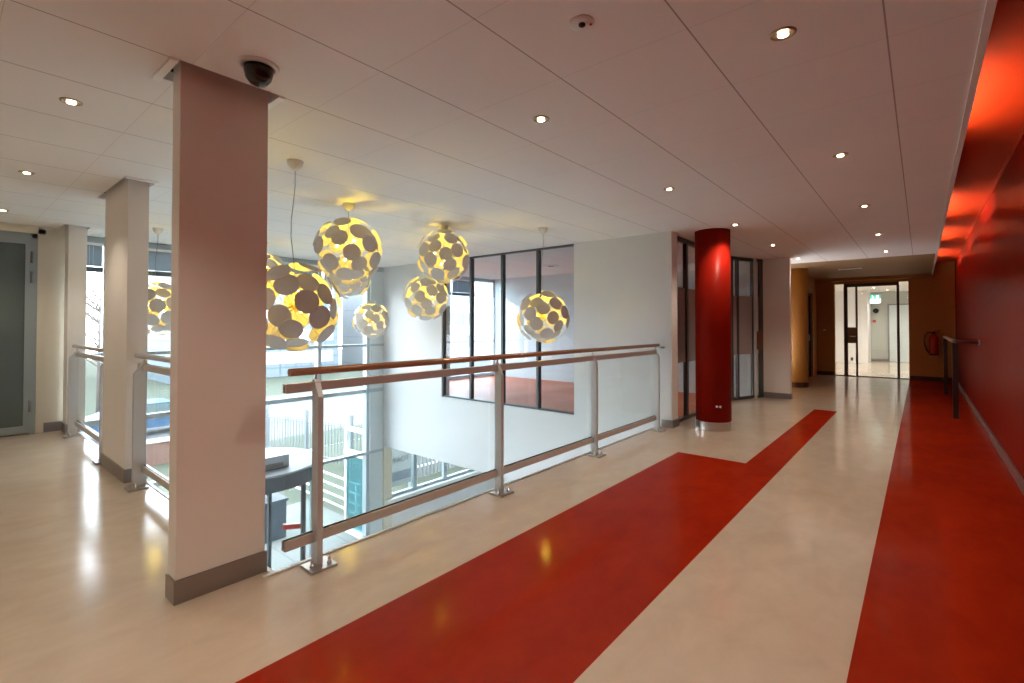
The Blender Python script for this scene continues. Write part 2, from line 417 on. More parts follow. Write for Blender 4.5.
w3 = holder('window_3')
for a in (6.50, 7.35, 8.2, 9.05, 9.83): cube('mullion', M['alu'], XF - .05, XF + .05, a - .03, a + .03, 0, CH, w3)
for z in (.05, 2.55): cube('transom', M['alu'], XF - .04, XF + .04, 6.48, 9.85, z - .04, z + .04, w3)
cube('pane', M['facadeglass'], XF - .004, XF + .004, 6.5, 9.85, .06, 2.5, w3)
w4 = holder('window_4')
cube('sill', M['whitem'], XF - .1, XF + .16, 6.33, 9.88, -2.47, -2.41, w4)
cube('window_frame', M['alu'], XF - .03, XF + .04, 6.33, 9.88, -2.41, -2.34, w4)
cube('window_frame', M['alu'], XF - .03, XF + .04, 6.33, 9.88, -1.30, -1.245, w4)
for a in (7.16, 8.08, 9.0, 9.8): cube('mullion', M['alu'], XF - .03, XF + .05, a - .05, a + .05, -2.41, -1.245, w4)
cube('pane', M['facadeglass'], XF - .004, XF + .004, 6.4, 9.85, -2.36, -1.27, w4)
struct(cube('wall_facade_lower', M['white'], XF - .15, XF + .03, 6.33, 10, GZ, -2.47))
struct(cube('wall_facade_band', M['alul'], XF - .15, XF - .03, 6.3, 10, -1.24, 0))
# columns at the facade corner
tag(MB().box(XF + .01, XF + .055, 5.96, 6.277, GZ, CH, .006).build('steel_column', M['alul']), 'slim pale blue-grey square column where the glass facade meets the white wall', 'column')
tag(MB().box(-9.02, -8.86, 6.285, 6.50, GZ, -1.245, .004).build('pillar', M['cream']), 'beige square ground-floor pillar below the left end of the white wall', 'column')

# ------------------------------------------------------------------ piers
def pier(x0, x1, y0, y1, label, corners):
    t = thing('pier', label, 'column', ((x0 + x1) / 2, (y0 + y1) / 2, 0), 'white piers along the atrium edge')
    MB().box(x0, x1, y0, y1, 0, 2.925, .003).build('shaft', M['pier'], t)
    b = .009
    MB().box(x0 - b, x1 + b, y0 - b, y1 + b, 0, .115, .002).build('skirting', M['greybase'], t)
    for q in corners: MB().box(*q, CH - .012, CH - .0005, .001).build('ceiling_collar', M['collar'], t)
    return t
pier(-2.89, -2.775, .775, 1.195, 'tall pinkish white pier nearest the camera, dome camera beside its top', [(-2.95, -2.66, .70, .735), (-2.93, -2.66, 1.20, 1.235)])
pier(-6.10, -5.24, 1.085, 1.235, 'middle white pier, between the two runs of side railing', [(-6.17, -6.13, 1.035, 1.26), (-5.12, -5.08, 1.035, 1.26)])
pier(-8.43, -8.19, 1.10, 1.28, 'farthest small pier, beside the cream wall with the grey door', [])

# ------------------------------------------------------------------ door_1
d = holder('door_1')
MB().box(-8.5, -8.488, .855, .925, 0, 2.56).box(-8.5, -8.488, -.27, .925, 2.50, 2.56).build('architrave', M['cream'], d)
MB().box(-8.56, -8.49, .80, .87, 0, 2.50).box(-8.56, -8.49, -.22, -.15, 0, 2.5).box(-8.56, -8.49, -.22, .87, 2.44, 2.51).build('door_frame', M['door'], d)
leaf = MB().box(-8.55, -8.485, .745, .80, .02, 2.44).box(-8.55, -8.485, -.15, -.05, .02, 2.44).box(-8.55, -8.485, -.05, .745, .02, .11).box(-8.55, -8.485, -.05, .745, 2.36, 2.44).build('door_leaf', M['door'], d)
cube('door_glass', M['doorglass'], -8.53, -8.505, -.05, .745, .11, 2.36, leaf)
for z in (.35, 1.95, 2.2): MB().tube([(-8.475, .80, z - .07), (-8.475, .80, z + .07)], .012, 10).build('hinge', M['grey'], d)
MB().tube([(-8.485, -.10, 1.05), (-8.43, -.10, 1.05), (-8.43, .02, 1.05)], .011, 10).build('handle', M['steel'], leaf)

# ------------------------------------------------------------------ glazed partition with film, door_2 and the fin
def pane_run(name_idx, p0, p1, stiles, lock=None, kind='window', glass_m='pglass', film=True, fm='dark', top=CH):
    # p0,p1 plan points; stiles list of (t0,t1) fractions in metres along the run
    h = holder('%s_%d' % (kind, name_idx))
    p0 = Vector((p0[0], p0[1], 0)); p1 = Vector((p1[0], p1[1], 0)); dd = (p1 - p0).normalized(); nn = Vector((-dd.y, dd.x, 0)); L = (p1 - p0).length
    def seg(name, m, a, b, z0, z1, th):
        q = [p0 + dd * a + nn * th / 2, p0 + dd * b + nn * th / 2, p0 + dd * b - nn * th / 2, p0 + dd * a - nn * th / 2]
        return MB().prism([(v.x, v.y, z0) for v in q], (0, 0, z1 - z0)).build(name, m, h)
    seg('bottom_rail', M[fm], 0, L, 0.0, .045, .06); seg('top_rail', M[fm], 0, L, top - .06, top, .06)
    for a, b in stiles: seg('stile', M[fm], a, b, .045, top - .06, .055)
    for (a0, a1), (b0, b1) in zip(stiles[:-1], stiles[1:]):
        seg('pane', M[glass_m], a1, b0, .045, .82 if film else top - .06, .010)
        if film:
            seg('film_band', M['film'], a1, b0, .82, 1.89, .010); seg('pane', M[glass_m], a1, b0, 1.89, top - .06, .010)
    if lock: seg('lock_case', M['lock'], lock[0], lock[1], lock[2], lock[3], .085)
    return h
pane_run(5, (-2.62, 6.48), (-2.64, 9.28), [(0, .07), (.55, .62), (1.25, 1.31), (1.95, 2.01), (2.73, 2.79)])
pane_run(2, (-2.64, 9.28), (-2.31, 10.12), [(0, .05), (.17, .21), (.60, .66), (.80, .90)], lock=(.67, .86, .90, 1.24), kind='door')
struct(MB().box(-2.31, -1.84, 10.12, 10.24, 0, CH, .003).build('wall_fin', M['pier']))
struct(MB().box(-2.32, -1.83, 10.105, 10.25, 0, .10).build('baseboard_fin', M['greybase']))
# corridor left wall beyond the fin
struct(MB().box(-3.6, -3.45, 10.2, 15.8, 0, CH).box(-2.35, -2.2, 12.75, 13.6, 0, CH).box(-2.35, -2.2, 15.05, 15.7, 0, CH).box(-2.35, -2.2, 13.6, 15.05, 2.2, CH).box(-3.6, -2.31, 10.12, 10.24, 0, CH).build('wall_corridor_left', M['ochre']))
d4 = holder('door_4')
MB().box(-2.34, -2.24, 13.6, 13.68, 0, 2.2).box(-2.34, -2.24, 14.97, 15.05, 0, 2.2).box(-2.34, -2.24, 13.6, 15.05, 2.14, 2.2).build('door_frame', M['dark'], d4)
cube('door_leaf', M['dark'], -2.32, -2.28, 13.68, 14.97, .01, 2.14, d4)
MB().box(-2.27, -2.24, 14.75, 14.85, .95, 1.12).build('handle', M['steel'], d4)

# ------------------------------------------------------------------ round columns
t = thing('round_column', 'glossy dark red round column standing in the corridor', 'column', (-2.11, 6.65, 0))
MB().lathe([(.219, .10), (.219, CH - .001)], -2.11, 6.65, 64).build('shaft', M['redcol'], t)
MB().lathe([(.224, .0), (.224, .105), (.219, .108)], -2.11, 6.65, 64, False).build('base_band', M['steel'], t)
for a in (-61, -50):
    an = math.radians(a); MB().box(-2.11 + .215 * math.cos(an) - .012, -2.11 + .215 * math.cos(an) + .012, 6.65 + .215 * math.sin(an) - .012, 6.65 + .215 * math.sin(an) + .012, .30, .325, .003).build('outlet', M['whitem'], t)
t = thing('round_column', 'ochre round column with dark base beyond the white fin wall', 'column', (-2.12, 12.35, 0))
MB().lathe([(.219, .10), (.219, CH - .001)], -2.12, 12.35, 48).build('shaft', M['ochre'], t)
MB().lathe([(.226, .0), (.226, .105), (.219, .108)], -2.12, 12.35, 48, False).build('base_band', M['darkbase'], t)

# ------------------------------------------------------------------ far wall and door_3
FW = 15.7
fwm = MB().box(-3.5, -1.79, FW, FW + .15, 0, 2.88).box(-.235, .78, FW, FW + .15, 0, 2.88).box(-1.79, -.235, FW, FW + .15, 2.46, 2.88)
struct(fwm.build('wall_end', M['ochre']))
struct(MB().box(-2.2, -1.80, FW - .014, FW, 0, .10).box(-.225, .61, FW - .014, FW, 0, .10).build('baseboard_end', M['darkbase']))
struct(cube('trim_5', M['ochre'], -2.2, .20, FW - .25, FW, 2.52, CH))
d3 = holder('door_3')
def fd(n, m, x0, x1, z0, z1, y0=FW + .03, y1=FW + .10): return cube(n, M[m], x0, x1, y0, y1, z0, z1, d3)
fd('door_frame', 'brownframe', -1.58, -.42, 2.37, 2.46); fd('door_frame', 'brownframe', -1.585, -1.50, 0, 2.37); fd('door_frame', 'brownframe', -.47, -.415, 0, 2.37)
fd('door_stile', 'brownframe', -1.327, -1.284, .02, 2.37)
fd('bottom_rail', 'brownframe', -1.79, -.235, 0, .02)
fd('side_pane', 'glass', -1.785, -1.585, .02, 2.46, FW + .06, FW + .068); fd('side_pane', 'glass', -.415, -.238, .02, 2.46, FW + .06, FW + .068)
fd('pane', 'glass', -1.50, -1.327, .02, 2.37, FW + .06, FW + .068); fd('pane', 'glass', -1.284, -.47, .02, 2.37, FW + .06, FW + .068)
lc = fd('lock_case', 'lock', -1.50, -1.32, .88, 1.30, FW + .01, FW + .11)
fd('keyhole_plate', 'grey', -1.44, -1.39, .42, .50, FW + .02, FW + .06)
MB().tube([(-1.44, FW + .01, 1.06), (-1.44, FW - .05, 1.06), (-1.33, FW - .05, 1.06)], .012, 10).build('handle', M['steel'], lc)
# lit room beyond
struct(MB().box(-3.6, 1.6, 22.9, 23.1, 0, CH + .1).build('wall_far_room_end', M['palegreen']))
struct(cube('wall_far_room_left', M['white'], -3.6, -1.46, 21.5, 22.9, 0, CH + .1))
struct(cube('wall_far_room_west', M['white'], -3.65, -3.5, 15.85, 22.9, 0, CH + .1))
struct(cube('wall_far_room_right', M['white'], 1.45, 1.6, 15.85, 22.9, 0, CH + .1))
struct(cube('ceiling_far_room', M['white'], -3.6, 1.6, 15.85, 23.1, CH, CH + .1))
struct(cube('baseboard_far_room', M['greybase'], -1.46, 1.45, 22.88, 22.9, 0, .10))
d5 = holder('door_5')
MB().box(-.95, -.90, 22.84, 22.9, 0, 2.15).box(.65, .70, 22.84, 22.9, 0, 2.15).box(-.95, .70, 22.84, 22.9, 2.1, 2.15).build('door_frame', M['grey'], d5)
for a, b in ((-.90, -.13), (-.12, .65)): MB().box(a, b, 22.86, 22.89, .01, 2.1).build('door_leaf', M['signb'], d5)
for a in (-.17, -.08): MB().tube([(a, 22.84, .95), (a, 22.84, 1.15)], .012, 8).build('handle', M['steel'], d5)
t = thing('exit_sign', 'small lit green exit sign hanging in the bright room beyond the glass door', 'sign', (-1.175, 20.5, CH))
cube('sign_box', M['exitw'], -1.32, -1.03, 20.48, 20.52, 2.10, 2.38, t)
g = cube('green_panel', M['green'], -1.32, -1.03, 20.468, 20.48, 2.24, 2.38, t)
MB().box(-1.27, -1.24, 20.462, 20.468, 2.345, 2.362).beam((-1.255, 20.465, 2.35), (-1.24, 20.465, 2.31), .006, .016).beam((-1.24, 20.465, 2.31), (-1.265, 20.465, 2.265), .006, .012).beam((-1.24, 20.465, 2.31), (-1.215, 20.465, 2.27), .006, .012).build('running_figure', M['exitw'], t)
MB().box(-1.15, -1.08, 20.462, 20.468, 2.26, 2.36).build('door_symbol', M['exitw'], t)
for hx in (-1.28, -1.07): MB().tube([(hx, 20.5, 2.38), (hx, 20.5, CH)], .006, 6).build('hanger', M['steel'], t)
t = thing('wall_alarm', 'black round sounder on the pale wall beyond the glass door', 'alarm', (-1.22, 22.86, 1.9))
MB().tube([(-1.30, 22.90, 1.90), (-1.30, 22.82, 1.90)], .09, 20).build('housing', M['black'], t)
MB().box(-1.40, -1.30, 22.87, 22.90, 1.46, 1.56, .004).build('call_point', M['redhandle'], t)

# fire extinguisher
t = thing('fire_extinguisher', 'red fire extinguisher with a black hose hung on the ochre end wall', 'fire extinguisher', (.22, FW - .09, .62))
ex, ey = .23, FW - .105
MB().lathe([(.05, .63), (.085, .645), (.088, .67), (.088, 1.02), (.075, 1.08), (.04, 1.12), (.03, 1.15)], ex, ey, 28).build('cylinder', M['extred'], t)
MB().lathe([(.092, .625), (.092, .665)], ex, ey, 28).build('foot_ring', M['black'], t)
MB().box(ex - .03, ex + .03, ey - .03, ey + .03, 1.14, 1.19, .005).beam((ex - .02, ey, 1.19), (ex + .13, ey, 1.24), .025, .014).beam((ex - .02, ey, 1.18), (ex + .11, ey, 1.175), .025, .012).build('valve', M['black'], t)
MB().tube([(ex - .03, ey, 1.17), (ex - .10, ey - .01, 1.19), (ex - .16, ey - .01, 1.12), (ex - .18, ey - .01, 1.0), (ex - .165, ey - .01, .86), (ex - .13, ey - .01, .76), (ex - .09, ey - .01, .68)], .016, 10).build('hose', M['black'], t)
MB().box(ex - .02, ex + .02, ey + .085, FW, .95, 1.15).build('bracket', M['steel'], t)
t = thing('thermostat', 'tiny cream switch on the ochre wall left of the glass door', 'switch', (-2.02, FW, 1.2))
MB().box(-2.045, -1.995, FW - .02, FW, 1.20, 1.25, .004).build('plate', M['whitem'], t)
MB().box(-2.035, -2.005, FW - .03, FW - .018, 1.185, 1.20, .002).build('knob', M['black'], t)

# handrail on the right, near the red wall
t = thing('short_railing', 'dark red handrail on two posts by the red wall', 'railing', (.37, 11.2, 0))
MB().tube([(.625, 9.42, 1.11), (.42, 9.44, 1.12), (.375, 9.50, 1.12), (.365, 9.7, 1.12), (.36, 12.9, 1.12)], .026, 14).build('handrail', M['darkred'], t)
for x, y in ((.375, 9.58), (.36, 12.75)):
    MB().box(x - .032, x + .032, y - .02, y + .02, 0, 1.10, .004).build('post', M['darkpost'], t)
MB().tube([(.63, 9.42, 1.11), (.612, 9.42, 1.11)], .04, 16).build('wall_flange', M['steel'], t)

# ------------------------------------------------------------------ railings
def post_parts(px, py, along, t, void):
    # px,py centre of plate on floor; along: 'Y' rail runs along Y (void towards -X), 'X' rail runs along X (void towards +Y)
    th = .016; wf = .012 if along == 'Y' else .034
    prof = [(-.055, 0), (wf, 0), (wf, .95), (-.035, 1.045), (-.055, 1.045)]   # first coord: away from void
    if along == 'Y': poly = [(px + a, py - th, z) for a, z in prof]; off = (0, 2 * th, 0)
    else: poly = [(px - th, py - a, z) for a, z in prof]; off = (2 * th, 0, 0)
    p = MB().prism(poly, off).build('post', M['post'], t)
    if along == 'Y': bp = MB().box(px - .065, px + .072, py - .075, py + .075, 0, .014, .003)
    else: bp = MB().box(px - .075, px + .075, py - .072, py + .065, 0, .014, .003)
    b = bp.build('base_plate', M['steel'], t)
    for s in (-1, 1):
        x, y = (px + .035 * s * .3 + .02, py + .045 * s) if along == 'Y' else (px + .045 * s, py - .02)
        k = MB().lathe([(.013, .014), (.013, .026), (.009, .027), (.009, .045), (.004, .050)], x, y, 12).build('bolt', M['steel'], b)
    # saddle for the handrail and clamps for the rails
    cx, cy = (px - .043, py) if along == 'Y' else (px, py + .043)
    MB().tube([(cx, cy, 1.03), (cx, cy, 1.075)], .009, 10).build('saddle', M['steel'], t)
    for z in (.158, 1.005):
        if along == 'Y': cl = MB().box(px - .060, px - .052, py - .07, py + .07, z - .028, z + .028, .002).build('clamp', M['steel'], t); MB().tube([(px - .055, py - .045, z), (px - .040, py - .045, z)], .012, 10).build('bolt', M['dark'], cl)
        else: cl = MB().box(px - .07, px + .07, py + .052, py + .060, z - .028, z + .028, .002).build('clamp', M['steel'], t); MB().tube([(px - .045, py + .055, z), (px - .045, py + .040, z)], .012, 10).build('bolt', M['dark'], cl)
RX = -2.645
t = thing('balcony_railing', 'long glass railing with bronze handrail and flat grey posts along the corridor', 'railing', (-2.6, 3.7, 0))
for y in (1.415, 2.965, 4.465, 6.03): post_parts(-2.60, y, 'Y', t, -1)
MB().tube([(RX, 1.261, 1.092), (RX, 6.14, 1.092)], .0215, 18).build('handrail', M['handrail'], t)
def chan(y0, y1, z, h):
    k = MB(); k.box(RX - .024, RX - .010, y0, y1, z - h / 2, z + h / 2, .002); k.box(RX + .004, RX + .020, y0, y1, z - h / 2, z + h / 2, .002)
    if z < .5: k.box(RX - .012, RX + .006, y0, y1, z - h / 2, z - h / 2 + .012)
    else: k.box(RX - .012, RX + .006, y0, y1, z + h / 2 - .012, z + h / 2)
    return k
chan(1.236, 6.06, 1.006, .050).build('upper_rail', M['railsteel'], t)
chan(1.236, 6.06, .158, .054).build('lower_rail', M['railsteel'], t)
MB().box(RX - .008, RX + .003, 1.238, 6.058, .184, .190).build('gasket', M['black'], t)
for a, b in ((1.24, 2.86), (2.885, 4.355), (4.38, 6.02)):
    MB().box(RX - .008, RX + .002, a, b, .175, 1.015).build('glass_pane', M['railglass'], t)
MB().box(RX - .06, RX + .03, 6.14, 6.275, 1.05, 1.07).build('wall_bracket', M['steel'], t)

def side_rail(x0, x1, posts, label):
    y = 1.160
    t = thing('balcony_railing', label, 'railing', ((x0 + x1) / 2, 1.12, 0))
    for x in posts: post_parts(x, 1.115, 'X', t, 1)
    MB().tube([(x0, y, 1.09), (x1, y, 1.09)], .0215, 18).build('handrail', M['railsteel'], t)
    for nm, z, h in (('upper_rail', 1.0, .05), ('lower_rail', .158, .054)):
        MB().box(x0 + .08, x1, y + .010, y + .024, z - h / 2, z + h / 2, .002).box(x0 + .08, x1, y - .018, y - .004, z - h / 2, z + h / 2, .002).build(nm, M['railsteel'], t)
    MB().box(x0 + .08, x1, y - .003, y + .008, .184, .190).build('gasket', M['black'], t)
    MB().box(x0 + .085, x1, y - .003, y + .007, .18, 1.01).build('glass_pane', M['railglass'], t)
side_rail(-5.225, -2.93, (-4.99, -3.45), 'glass side railing with grey posts, seen between the near and middle piers')
side_rail(-8.14, -6.13, (-7.93, -6.21), 'glass side railing between the middle pier and the farthest pier')

# ------------------------------------------------------------------ ceiling fixtures
def make_down(x, y, label, group, power=26, r=.050):
    t = thing('downlight', label, 'downlight', (x, y, CH), group)
    MB().lathe([(r * .72, CH - .001), (r * .74, CH - .006), (r, CH - .005), (r * 1.02, CH - .0005)], x, y, 32).build('trim_ring', M['spotring'], t)
    MB().lathe([(r * .42, CH - .0068), (r * .40, CH - .010), (.001, CH - .012)], x, y, 24).build('lens', M['spot'], t)
    l = bpy.data.lights.new('spot', 'SPOT'); l.energy = power; l.color = (1, .86, .68); l.spot_size = math.radians(115); l.spot_blend = .7; l.shadow_soft_size = .04
    o = bpy.data.objects.new('lamp_beam', l); C.objects.link(o); o.parent = t; o.location = (0, 0, -.03)
    return t
names = ['nearest the camera', 'second from the camera', 'third from the camera', 'fourth from the camera', 'farthest from the camera']
for i, y in enumerate((2.33, 4.27, 6.25, 8.32, 10.3)):
    make_down(-.44, y, 'round ceiling downlight in the row nearer the red wall, %s' % names[i], 'ceiling downlights by the red wall', 25 if i < 4 else 12)
for i, (y, w) in enumerate(((2.36, 'above the wide red floor band, nearest of its row'), (4.32, 'second of the row running towards the red column'), (6.38, 'just beside the top of the red column'), (8.38, 'first one past the red column'), (10.4, 'by the end of the white fin wall'))):
    make_down(-1.75, y, 'added unseen fill downlight %s' % w, 'ceiling downlights towards the red column', 25 if i < 4 else 12)
for i, (x, w) in enumerate(((-3.62, 'left of the nearest pier, closest of three'), (-5.58, 'above the left landing, middle of three'), (-7.60, 'above the grey door side of the landing'))):
    make_down(x, .49, 'added unseen fill downlight %s' % w, 'ceiling downlights over the left landing', 20)
for x, y, w in ((-.44, .35, 'just above the camera, by the red wall'), (-.44, -1.6, 'behind the camera by the red wall'), (-1.75, .38, 'above the near red band, out of the picture'), (-1.75, -1.6, 'behind the camera, middle of the corridor'), (-3.62, -1.5, 'behind the camera left of the nearest pier'), (-5.58, -1.5, 'behind the camera over the landing'), (-7.6, -1.5, 'behind the camera near the grey door')):
    make_down(x, y, 'added unseen fill downlight %s' % w, 'added fill downlights outside the picture', 25)  # unseen downlights, added as fill to brighten ceiling and near pier
t = thing('ceiling_sensor', 'white round ceiling sensor with a dark lens near the top of the picture', 'smoke detector', (-1.06, 1.71, CH))
MB().lathe([(.050, CH), (.050, CH - .006), (.036, CH - .012), (.001, CH - .012)], -1.06, 1.71, 32).build('housing', M['canopy'], t)
MB().lathe([(.014, CH - .010), (.014, CH - .020), (.006, CH - .024)], -1.055, 1.705, 16).build('lens', M['black'], t)
MB().lathe([(.006, CH - .011), (.006, CH - .014)], -1.028, 1.73, 10).build('indicator', M['redhandle'], t)
t = thing('dome_camera', 'black dome security camera in a pale ring beside the nearest pier', 'security camera', (-2.43, 1.0, CH))
MB().lathe([(.068, CH - .001), (.066, CH - .012), (.085, CH - .012), (.090, CH - .004), (.090, CH - .0005)], -2.43, 1.0, 40).build('ring', M['canopy'], t)
MB().lathe([(.064, CH - .008), (.064, CH - .035), (.056, CH - .065), (.038, CH - .088), (.016, CH - .098), (.001, CH - .100)], -2.43, 1.0, 40).build('dome', M['black'], t)
t = thing('ceiling_vent', 'narrow pale slot vent in the ceiling before the glass door', 'vent', (-1.17, 13.0, CH))
MB().box(-1.40, -.98, 12.95, 13.08, CH - .012, CH - .0005, .003).build('frame', M['canopy'], t)
MB().box(-1.37, -1.01, 12.995, 13.035, CH - .014, CH - .011).build('slot', M['dark'], t)
# cove lights hidden behind the ceiling edge: real tubes lying on top of the ceiling
for y0, y1, w in ((-2.2, -1.0, 'behind the camera'), (-.1, 1.1, 'nearest the camera'), (3.95, 5.05, 'in the first bright patch'), (7.7, 9.05, 'in the second bright patch'), (10.25, 11.55, 'in the third bright patch'), (12.9, 14.3, 'nearest the end wall')):
    t = thing('cove_light', 'long tube light in the red cove, %s' % w, 'light', (.05, (y0 + y1) / 2, CH + .05), 'tube lights in the red cove')
    MB().box(.00, .10, y0, y1, CH + .05, CH + .075, .003).build('housing', M['whitem'], t)
    MB().tube([(.05, y0 + .03, CH + .095), (.05, y1 - .03, CH + .095)], .014, 12).build('tube', M['tube'], t)
    for yy in (y0 + .012, y1 - .012): MB().box(.03, .07, yy - .012, yy + .012, CH + .07, CH + .115).build('end_cap', M['whitem'], t)
    for yy in (y0 - .10, y1 + .10): MB().box(-.28, .19, yy - .006, yy + .006, CH + .052, 2.85).build('baffle', M['covered'], t)

# ------------------------------------------------------------------ pendant lamps
# one disc with its rod, local +Z pointing outwards from the lamp centre
def disc_mesh(rad, r0, name):
    b = MB(); b.lathe([(rad, r0 - .002), (rad, r0 + .002)], 0, 0, 28, False)
    b.tube([(0, 0, .035), (0, 0, r0 - .002)], .0016, 5)
    me = bpy.data.meshes.new(name); bmesh.ops.recalc_face_normals(b.bm, faces=b.bm.faces[:]); b.bm.to_mesh(me); b.bm.free(); me.materials.append(M['shade']); return me
dm = [disc_mesh(.086, .330, 'disc_outer'), disc_mesh(.082, .290, 'disc_inner')]
def make_pendant(x, y, zc, label, powr=5):
    t = thing('pendant_lamp', label, 'pendant lamp', (x, y, zc), 'disc globe pendant lamps over the atrium')
    MB().lathe([(.008, CH - .075), (.030, CH - .065), (.052, CH - .035), (.060, CH - .004), (.060, CH - .0005)], x, y, 28).build('ceiling_canopy', M['canopy'], t)
    top = CH - .07; n = 8
    amp = .012 if (CH - zc) > .7 else 0
    pts = [(x + amp * math.sin(i * 1.3), y + amp * math.cos(i * .9) - amp, top + (zc + .03 - top) * i / n) for i in range(n + 1)]
    MB().tube(pts, .0028, 6).build('cord', M['grey'], t)
    core = MB().lathe([(.006, zc + .045), (.036, zc + .030), (.042, zc), (.036, zc - .030), (.006, zc - .045)], x, y, 20).build('core', M['brass'], t)
    N = 44; ga = PI * (3 - math.sqrt(5)); ph = random.random() * 6.28
    for i in range(N):
        z = 1 - 2 * (i + .5) / N; r = math.sqrt(1 - z * z); a = i * ga + ph
        v = Vector((r * math.cos(a), r * math.sin(a), z)) + Vector([random.uniform(-.09, .09) for _ in range(3)]); v.normalize()
        if v.z > .985: v = Vector((.25, .1, .96)).normalized()
        o = bpy.data.objects.new('disc', dm[i % 2]); C.objects.link(o); o.parent = t
        o.rotation_euler = v.to_track_quat('Z', 'Y').to_euler()
    for k, dv in enumerate(((.11, .03, .02), (-.07, .09, -.03), (-.05, -.10, .04), (.03, -.06, -.10), (.02, .05, .11))):
        MB().lathe([(.001, zc + dv[2] - .014), (.011, zc + dv[2] - .008), (.014, zc + dv[2]), (.011, zc + dv[2] + .008), (.001, zc + dv[2] + .014)], x + dv[0], y + dv[1], 12).build('bulb', M['bulb'], core)
        MB().tube([(x, y, zc), (x + dv[0] * .9, y + dv[1] * .9, zc + dv[2] * .9)], .003, 6).build('bulb_arm', M['brass'], core)
    l = bpy.data.lights.new('globe_light', 'POINT'); l.energy = powr; l.color = (1, .70, .04); l.shadow_soft_size = .05
    o = bpy.data.objects.new('lamp_glow', l); C.objects.link(o); o.parent = t; o.location = (0.02, 0, .055)
    return t
make_pendant(-3.64, 1.77, 1.49, 'disc globe pendant lamp nearest the camera, half hidden by the nearest pier')
make_pendant(-4.49, 2.745, 2.115, 'disc globe pendant lamp hung high on a short cord, second nearest')
make_pendant(-4.59, 4.13, 2.213, 'disc globe pendant lamp hung high, touching the ceiling light, left of the inner window')
make_pendant(-3.71, 5.04, 1.458, 'disc globe pendant lamp hanging in front of the inner window')
make_pendant(-5.685, 4.77, 1.762, 'disc globe pendant lamp partly behind and below the high one by the inner window')
make_pendant(-7.858, 5.277, 1.453, 'small looking disc globe pendant lamp farthest away at the facade corner')
make_pendant(-7.555, 3.196, 2.124, 'disc globe pendant lamp mostly hidden behind the nearest lamp, beside the near pier')
make_pendant(-6.866, 4.208, 2.111, 'disc globe pendant lamp hidden low behind the second nearest lamp')
make_pendant(-7.52, 1.87, 1.565, 'disc globe pendant lamp seen in the gap between the near and middle piers')

# ------------------------------------------------------------------ venetian blinds
def blind(y0, y1, label, grp):
    x = XF + .12
    t = thing('venetian_blind', label, 'blind', (x, (y0 + y1) / 2, 2.5), grp)
    MB().box(x - .02, x + .02, y0, y1, 2.465, 2.50, .003).build('head_rail', M['whitem'], t)
    s = MB()
    for i in range(11):
        z = 2.45 - i * .026
        s.beam((x, y0 + .01, z), (x, y1 - .01, z), .034, .0015, up=(1, 0, .55))
    s.build('slats', M['blind'], t)
    MB().box(x - .018, x + .018, y0, y1, 2.095, 2.165, .004).build('bottom_rail', M['blindrail'], t)
    for yy in (y0 + .15, y1 - .15): MB().tube([(x + .024, yy, 2.16), (x + .024, yy, 2.47)], .0022, 6).build('lift_cord', M['whitem'], t)
bl = [1.24] + FY
for i, (a, b) in enumerate(zip(bl[:-1], bl[1:])):
    blind(a + .05, b - .05, 'raised blue-grey blind on the facade, %s' % ['behind the farthest pier', 'seen left of the middle pier', 'seen between the near and middle piers', 'behind the nearest lamp', 'at the corner by the slim column'][i], 'raised blinds on the atrium facade')
for a, b, w in ((6.55, 7.32, 'nearest bay'), (7.38, 8.17, 'middle bay'), (8.23, 9.0, 'last full bay')):
    blind(a, b, 'raised venetian blind seen through the inner window, %s of that room' % w, 'raised blinds in the side room')
for x, y, w in ((-4.6, 8.0, 'right'), (-5.9, 8.3, 'left')):
    t = thing('ceiling_diffuser', 'round ceiling diffuser in the room behind the inner window, %s one' % w, 'vent', (x, y, CH))
    MB().lathe([(.17, CH - .001), (.165, CH - .015), (.10, CH - .02), (.095, CH - .008), (.001, CH - .008)], x, y, 32).build('outer_ring', M['canopy'], t)
    MB().lathe([(.06, CH - .008), (.06, CH - .022), (.001, CH - .024)], x, y, 24).build('core', M['grey'], t)
def room_light(x, y, w, label, name='downlight'):
    t = thing('downlight', label, 'downlight', (x, y, CH))
    MB().lathe([(.040, CH - .001), (.042, CH - .006), (.060, CH - .005), (.061, CH - .0005)], x, y, 24).build('trim_ring', M['spotring'], t)
    MB().lathe([(.034, CH - .007), (.001, CH - .009)], x, y, 16).build('lens', M['spot'], t)
    l = bpy.data.lights.new('room_spot', 'SPOT'); l.energy = w; l.color = (1, .93, .82); l.spot_size = math.radians(140); l.spot_blend = .8; l.shadow_soft_size = .06
    o = bpy.data.objects.new('lamp_beam', l); C.objects.link(o); o.parent = t; o.location = (0, 0, -.03)
room_light(-3.8, 8.2, 14, 'downlight in the side room behind the filmed glass')
room_light(-1.9, 17.3, 90, 'downlight in the bright far room, left, nearest the glass door')
room_light(-.2, 17.5, 90, 'downlight in the bright far room seen through the right side pane')
room_light(-1.2, 20.0, 90, 'downlight in the bright far room washing the left wall')
room_light(.2, 20.6, 90, 'downlight in the bright far room at the right, farther back')
room_light(-.9, 21.6, 60, 'downlight in the bright far room nearest its end wall')

